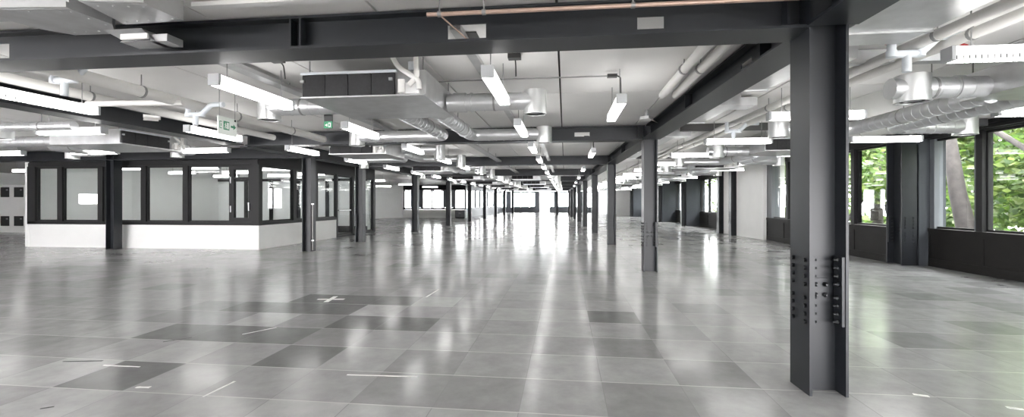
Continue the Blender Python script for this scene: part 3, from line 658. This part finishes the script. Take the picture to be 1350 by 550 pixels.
# brackets hanging below girders (small flood boxes)
def flood(label, x, y, z, rz=0):
    o = MB().box(-.11,.11,-.08,.08,0,.05).build('emergency_light', M['fixture'], None, (x,y,z), rz); tag(o, label, 'emergency light')
    f = MB(); f.hexa([(-.1,-.16,-.06),(.1,-.16,-.06),(.1,-.08,0),(-.1,-.08,0)], [(-.1,-.15,-.045),(.1,-.15,-.045),(.1,-.07,.02),(-.1,-.07,.02)]); f.build('lamp_head', M['pvc'], o)
    MB().box(-.02,.02,-.02,.02,.05,CEIL-z-.005).build('bracket', M['galv'], o); return o
flood('white twin emergency light fixed beside the central girder', 1.42, 8.2, 2.9, R(60))
flood('white emergency light beside the left girder, left of the exit sign', -6.9, 6.9, 2.86, R(40))
flood('white emergency light beside the left girder, right of the exit sign', -6.75, 8.7, 2.86, R(40))
# exit signs
s = MB().box(-.006,.006,0,.36,0,.25).build('exit_sign', M['signw'], None, (-4.74,5.74,2.40)); tag(s, 'white hanging exit sign with green pictogram and arrow', 'exit sign')
g = MB(); g.box(.0065,.008,.10,.21,.07,.19); g.build('green_panel', M['green'], s)
g = MB(); g.box(.0082,.009,.16,.2,.085,.175); g.build('door_pictogram', M['signw'], s)
g = MB(); g.lathe([(0,-.0),(.012,0),(.012,.001)], (0,0,0), 10); 
g = MB(); g.box(.0082,.009,.13,.145,.115,.155); g.box(.0082,.009,.128,.14,.157,.17); g.box(.0082,.009,.12,.132,.085,.118); g.box(.0082,.009,.142,.155,.09,.118); g.box(.0082,.009,.115,.13,.135,.143); g.box(.0082,.009,.145,.158,.13,.138); g.build('running_figure', M['signw'], s)
g = MB(); g.box(.0065,.008,.24,.30,.115,.145); g.add([(.0065,.29,.09),(.0065,.34,.13),(.0065,.29,.17),(.008,.29,.09),(.008,.34,.13),(.008,.29,.17)], [(0,1,2),(3,5,4),(0,3,4,1),(1,4,5,2),(2,5,3,0)]); g.build('arrow', M['green'], s)
g = MB(); g.box(.0065,.008,.025,.035,.08,.18); g.box(.0065,.008,.035,.07,.08,.09); g.box(.0065,.008,.035,.07,.17,.18); g.box(.0065,.008,.05,.06,.11,.15); g.build('small_pictogram', M['green'], s)
g = MB(); g.tube([(0,.03,.25),(0,.03,.66)],.004,6); g.tube([(0,.33,.25),(0,.33,.66)],.004,6); g.build('hanger', M['conduit'], s)
MB().box(-.008,.012,.31,.34,.21,.24).build('fixing', M['black'], s)
s = MB().box(-.06,.06,-.008,.008,0,.14).build('exit_sign', M['black'], None, (-3.22,5.9,2.56)); tag(s, 'small black and green exit sign hanging in front of the left duct', 'exit sign')
MB().box(-.06,.06,-.011,.004,-.095,-.001).build('green_panel', M['green'], s)
g = MB(); g.box(-.04,-.015,-.0125,-.0115,-.06,-.045); g.box(-.022,-.01,-.0125,-.0115,-.07,-.035); g.box(.005,.04,-.0125,-.0115,-.08,-.02); g.build('pictogram', M['signw'], s)
MB().box(.012,.03,-.0135,-.0125,-.07,-.03).build('door_pictogram', M['green'], s)
MB().tube([(0,0,.14),(0,0,.5)],.005,6).build('hanger', M['conduit'], s)

# ------------------------------------------------------------ rectangular ducts in front of the overhead beam, and the big trunk duct of the right aisle
def riveted(label, poly, z0, z1, rivets):
    o = MB().prism(poly, z0, z1).build('sheet_metal_duct', M['galv']); tag(o, label, 'duct')
    for p, q, n in rivets:
        for k in range(n):
            x, y = p[0]+(q[0]-p[0])*k/(n-1), p[1]+(q[1]-p[1])*k/(n-1)
            MB().lathe([(.009,0),(.007,-.004),(0,-.006)], (x,y,z0), 8).build('rivet', M['silver'], o)
    f = MB(); f.prism([(poly[0][0],poly[0][1]-.03),(poly[1][0]+.012,poly[1][1]-.03),(poly[1][0]+.012,poly[1][1]),(poly[0][0],poly[0][1])], z0+.001, z0+.045); f.build('flange', M['galv'], o)
    return o
riveted('galvanised sheet duct with rivets, upper left corner in front of the beam', [(-6.5,2.72),(-3.69,3.0),(-3.66,3.3),(-3.84,3.49),(-4.22,3.48),(-4.36,3.32),(-4.4,3.16),(-6.5,2.95)], 2.9, 3.055, [((-3.8,3.42),(-4.15,3.42),4),((-3.73,3.05),(-3.72,3.3),3),((-5.0,2.92),(-3.8,3.03),6)])
riveted('galvanised sheet duct with rivets, second from the upper left corner', [(-3.48,2.92),(-3.05,3.0),(-3.02,3.3),(-3.56,3.32)], 2.9, 3.055, [((-3.5,3.27),(-3.08,3.26),5),((-3.42,2.98),(-3.1,3.03),4)])
f = MB(); f.hexa([(-3.86,3.4,2.90),(-3.5,3.4,2.90),(-3.5,3.6,2.90),(-3.86,3.6,2.90)][::-1], [(-3.72,3.42,2.80),(-3.4,3.42,2.80),(-3.4,3.6,2.80),(-3.72,3.6,2.80)]); f.box(-3.46,-3.3,3.44,3.6,2.80,2.86)
o = f.build('duct_transition', M['galv']); tag(o, 'slanted galvanised duct piece hanging against the beam below the riveted ducts', 'duct')
MB().box(-3.7,-3.45,3.405,3.418,2.815,2.86).build('insulation_patch', M['tape'], o)
f = MB(); f.box(-3.0,-.3,3.35,3.42,3.035,3.07); tag(f.build('cable_tray', M['fixture']), 'white ceiling trunking strip just in front of the overhead beam', 'trunking')
# large pale sheet duct close overhead on the right
f = MB(); f.box(2.35,3.05,2.2,4.55,2.90,3.06); f.box(2.33,3.07,4.2,4.24,2.885,3.07); o = f.build('sheet_metal_duct', M['galv']); tag(o, 'wide pale sheet duct overhead beside the nearest column, right aisle', 'duct')
for k, (a, b_) in enumerate(((4.75,6.2),(7.0,8.6),(10.2,12.6),(13.4,15.2))):
    yy = (a+b_)/2; x = col_x(yy)+.3
    f = MB(); f.box(0,.42,0,b_-a,0,.16); o = f.build('sheet_metal_duct', M['galv'], None, (x,a,2.895), RROT); tag(o, 'boxy pale duct length along the right side of the central girder, %s from the camera' % ORD[k], 'duct', 'boxy ducts along the central girder')
    [MB().box(-.015,.435,yy,yy+.03,-.012,.17).build('flange', M['galv'], o) for yy in (0, b_-a-.03)]
    f = MB(); f.box(.42,.75,.2,.55,.02,.14); f.build('branch', M['galv'], o)
for k, (x, y) in enumerate(((3.1,4.95),(3.95,5.1),(3.35,6.6))):
    f = MB(); f.tube([(0,0,0),(.16,.1,0)], .014, 8); tag(f.build('red_valve_lever', M['red'], None, (x,y,3.066)), 'red valve lever under the right aisle ceiling, ' + ['by the pale duct','behind the pipes by the first crosswise batten','left of the near drum'][k], 'valve lever')
# ceiling channels crossing the right aisle
for k, y in enumerate((5.3, 9.84, 15.9)):
    f = MB(); f.box(2.4,8.1,-.06,.06,0,.14); tag(f.build('ceiling_channel', M['galv' if k == 0 else 'seam'], None, (0,y,2.935)), '%s channel crossing the right aisle ceiling, %s from the camera' % (['pale', 'dark', 'dark'][k], ORD[k]), 'channel', kind='thing')

# ------------------------------------------------------------ tape and scraps on the floor
def strip(label, a, b, w_=.02, m='tape', cat='tape'):
    a, b = Vector((*a,0)), Vector((*b,0)); L = (b-a).length; an = math.atan2(b.y-a.y, b.x-a.x)
    f = MB(); n = 6
    pr = [(L*k/n, w_/2*(1+.25*random.uniform(-1,1))) for k in range(n+1)]
    f.prism([(x,-h) for x, h in pr] + [(x,h) for x, h in pr[::-1]], 0, .0015)
    o = f.build('tape_strip' if m == 'tape' else 'rubber_scrap', M[m], None, (a.x,a.y,.0008), an); tag(o, label, cat); return o
strip('white tape strip on the dark tiles, left of the floor', (-3.52,4.62), (-3.32,4.92))
strip('long white tape strip in the middle of the near floor', (-1.82,3.638), (-1.215,3.667))
strip('white tape strip at the bottom edge, left half', (-2.68,3.10), (-2.655,3.40))
strip('short white tape piece below the dark tile on the left', (-3.34,3.20), (-3.23,3.213), .03)
strip('white tape piece along the top of the dark tile on the left', (-4.08,3.60), (-3.72,3.602), .02)
strip('white tape strip beyond the tape cross', (-2.11,6.76), (-2.09,7.37), .03)
strip('white tape piece beside the nearest column', (2.61,3.766), (2.70,3.736), .03)
strip('white tape piece in the bottom right corner', (3.10,3.606), (3.19,3.58), .03)
strip('dark scrap of rubber on the pale tile, far left', (-4.54,3.641), (-4.2,3.70), .018, 'scrap', 'scrap')
strip('dark scrap of rubber between the dark tiles', (-4.148,4.276), (-3.98,4.456), .02, 'scrap', 'scrap')
strip('tiny dark scrap at the bottom left corner', (-3.66,2.79), (-3.6,2.83), .016, 'scrap', 'scrap')
f = MB(); f.prism([(-.2,-.03),(.2,-.035),(.2,.035),(-.2,.03)], 0, .0015); f.prism([(-.035,-.2),(.035,-.2),(.035,.2),(-.035,.2)], .0016, .003)
tag(f.build('tape_cross', M['tape'], None, (-3.48,6.45,.0008), R(8)), 'white tape cross stuck on the dark floor tiles', 'tape')

# ------------------------------------------------------------ outside: ground, brick pillar, trees
struct(MB().box(-40, 60, -30, 100, -4.2, -4).build('ground', M['grass']))
bp = MB().box(8.62, 8.79, 11.75, 12.9, -4, 4.2).build('brick_pillar', M['brick']); tag(bp, 'white brick pillar outside the near window beside the tree trunk', 'pillar', kind='thing')
def tree(label, x, y, trunk, blobs, n, seed, size=.16):
    r = empty('tree', (x, y, -4)); tag(r, label, 'tree', 'trees outside the windows'); rd = random.Random(seed)
    f = MB(); f.tube([(p[0],p[1],p[2]+4) for p in trunk], .2, 12, radii=[.25-.03*i for i in range(len(trunk))])
    top = trunk[-1]
    for b_ in blobs[:5]: f.tube([(top[0],top[1],top[2]+3.6), ((top[0]+b_[0])/2,(top[1]+b_[1])/2,(top[2]+b_[2])/2+4.2), (b_[0],b_[1],b_[2]+4)], .05, 7, radii=[.09,.06,.02])
    f.build('trunk', M['bark'], r)
    l = MB()
    for k in range(n):
        b_ = rd.choice(blobs); rr = b_[3]*rd.random()**.45
        d = Vector((rd.gauss(0,1), rd.gauss(0,1), rd.gauss(0,1))).normalized()*rr; c = Vector((b_[0]+d.x, b_[1]+d.y, b_[2]+4+d.z*.8))
        a = Vector((rd.gauss(0,1), rd.gauss(0,1), rd.gauss(0,.5))).normalized(); q = a.cross(Vector((rd.gauss(0,1),rd.gauss(0,1),rd.gauss(0,1)))).normalized()
        s = size*rd.uniform(.6,1.3)
        l.add([c-a*s, c-q*s*.45-a*s*.1, c+a*s, c+q*s*.45-a*s*.1], [(0,1,2,3)], rd.choice((0,1,1,2)))
    l.build('foliage', [M['leaf0'], M['leaf1'], M['leaf2']], r, fix=False); return r
def blobs(rd, n, xr, yr, zr, rr): return [(rd.uniform(*xr), rd.uniform(*yr), rd.uniform(*zr), rd.uniform(*rr)) for _ in range(n)]
rb = random.Random(21)
tree('leafy tree whose leaning trunk stands behind the near window', 11, 13.9, [(0,-.2,-4),(0,0,.6),(.05,.38,1.75),(0,.6,3.3),(.1,1.1,5)], blobs(rb, 30, (1.2,4.5), (-6,4), (-1.5,5), (.8,1.4)), 11000, 1)
tree('bright leafy tree behind the windows at the right picture edge', 12.5, 7.5, [(0,0,-4),(.1,.1,0),(.3,.2,2.5)], blobs(rb, 24, (-1.2,2.5), (-4.5,3), (-1,4.5), (.7,1.2)), 8000, 2)
tree('unseen leafy tree beside the camera, added to screen sky from the nearest window', 12.5, 1.5, [(0,0,-4),(.1,.1,0),(.3,.2,2.5)], blobs(rb, 22, (-1.5,2), (-4,2), (-1,4.5), (.8,1.3)), 7000, 5)  # added out of view to weaken the sky's reflection on the floor
tree('leafy tree seen through the windows between nearest column and pier', 12.5, 20, [(0,0,-4),(.1,.1,0),(.2,.3,2.5)], blobs(rb, 28, (-1.5,3), (-4.5,4), (-1,4.5), (.7,1.3)), 9000, 3)
for k, (y, lab) in enumerate(((0, 'beside the camera'), (12, 'behind the leaning trunk'), (24, 'past the pier windows'))):  # backdrop row added to screen bright sky and its glare on the floor
    tree('taller sky-screening tree added beyond the right windows, ' + lab, 19.5, y, [(0,0,-4),(.1,.1,0),(.2,.3,3.5)], blobs(rb, 34, (-2,3), (-7,7), (-2,8.5), (1.4,2.2)), 7000, 30+k, .42)
tree('leafy tree seen through the alcove windows beyond the white wall', 12.5, 31, [(0,0,-4),(.1,.1,0),(.2,.3,2.5)], blobs(rb, 30, (-1.5,3), (-6,8), (-1,4.5), (.8,1.4)), 8000, 4, .2)
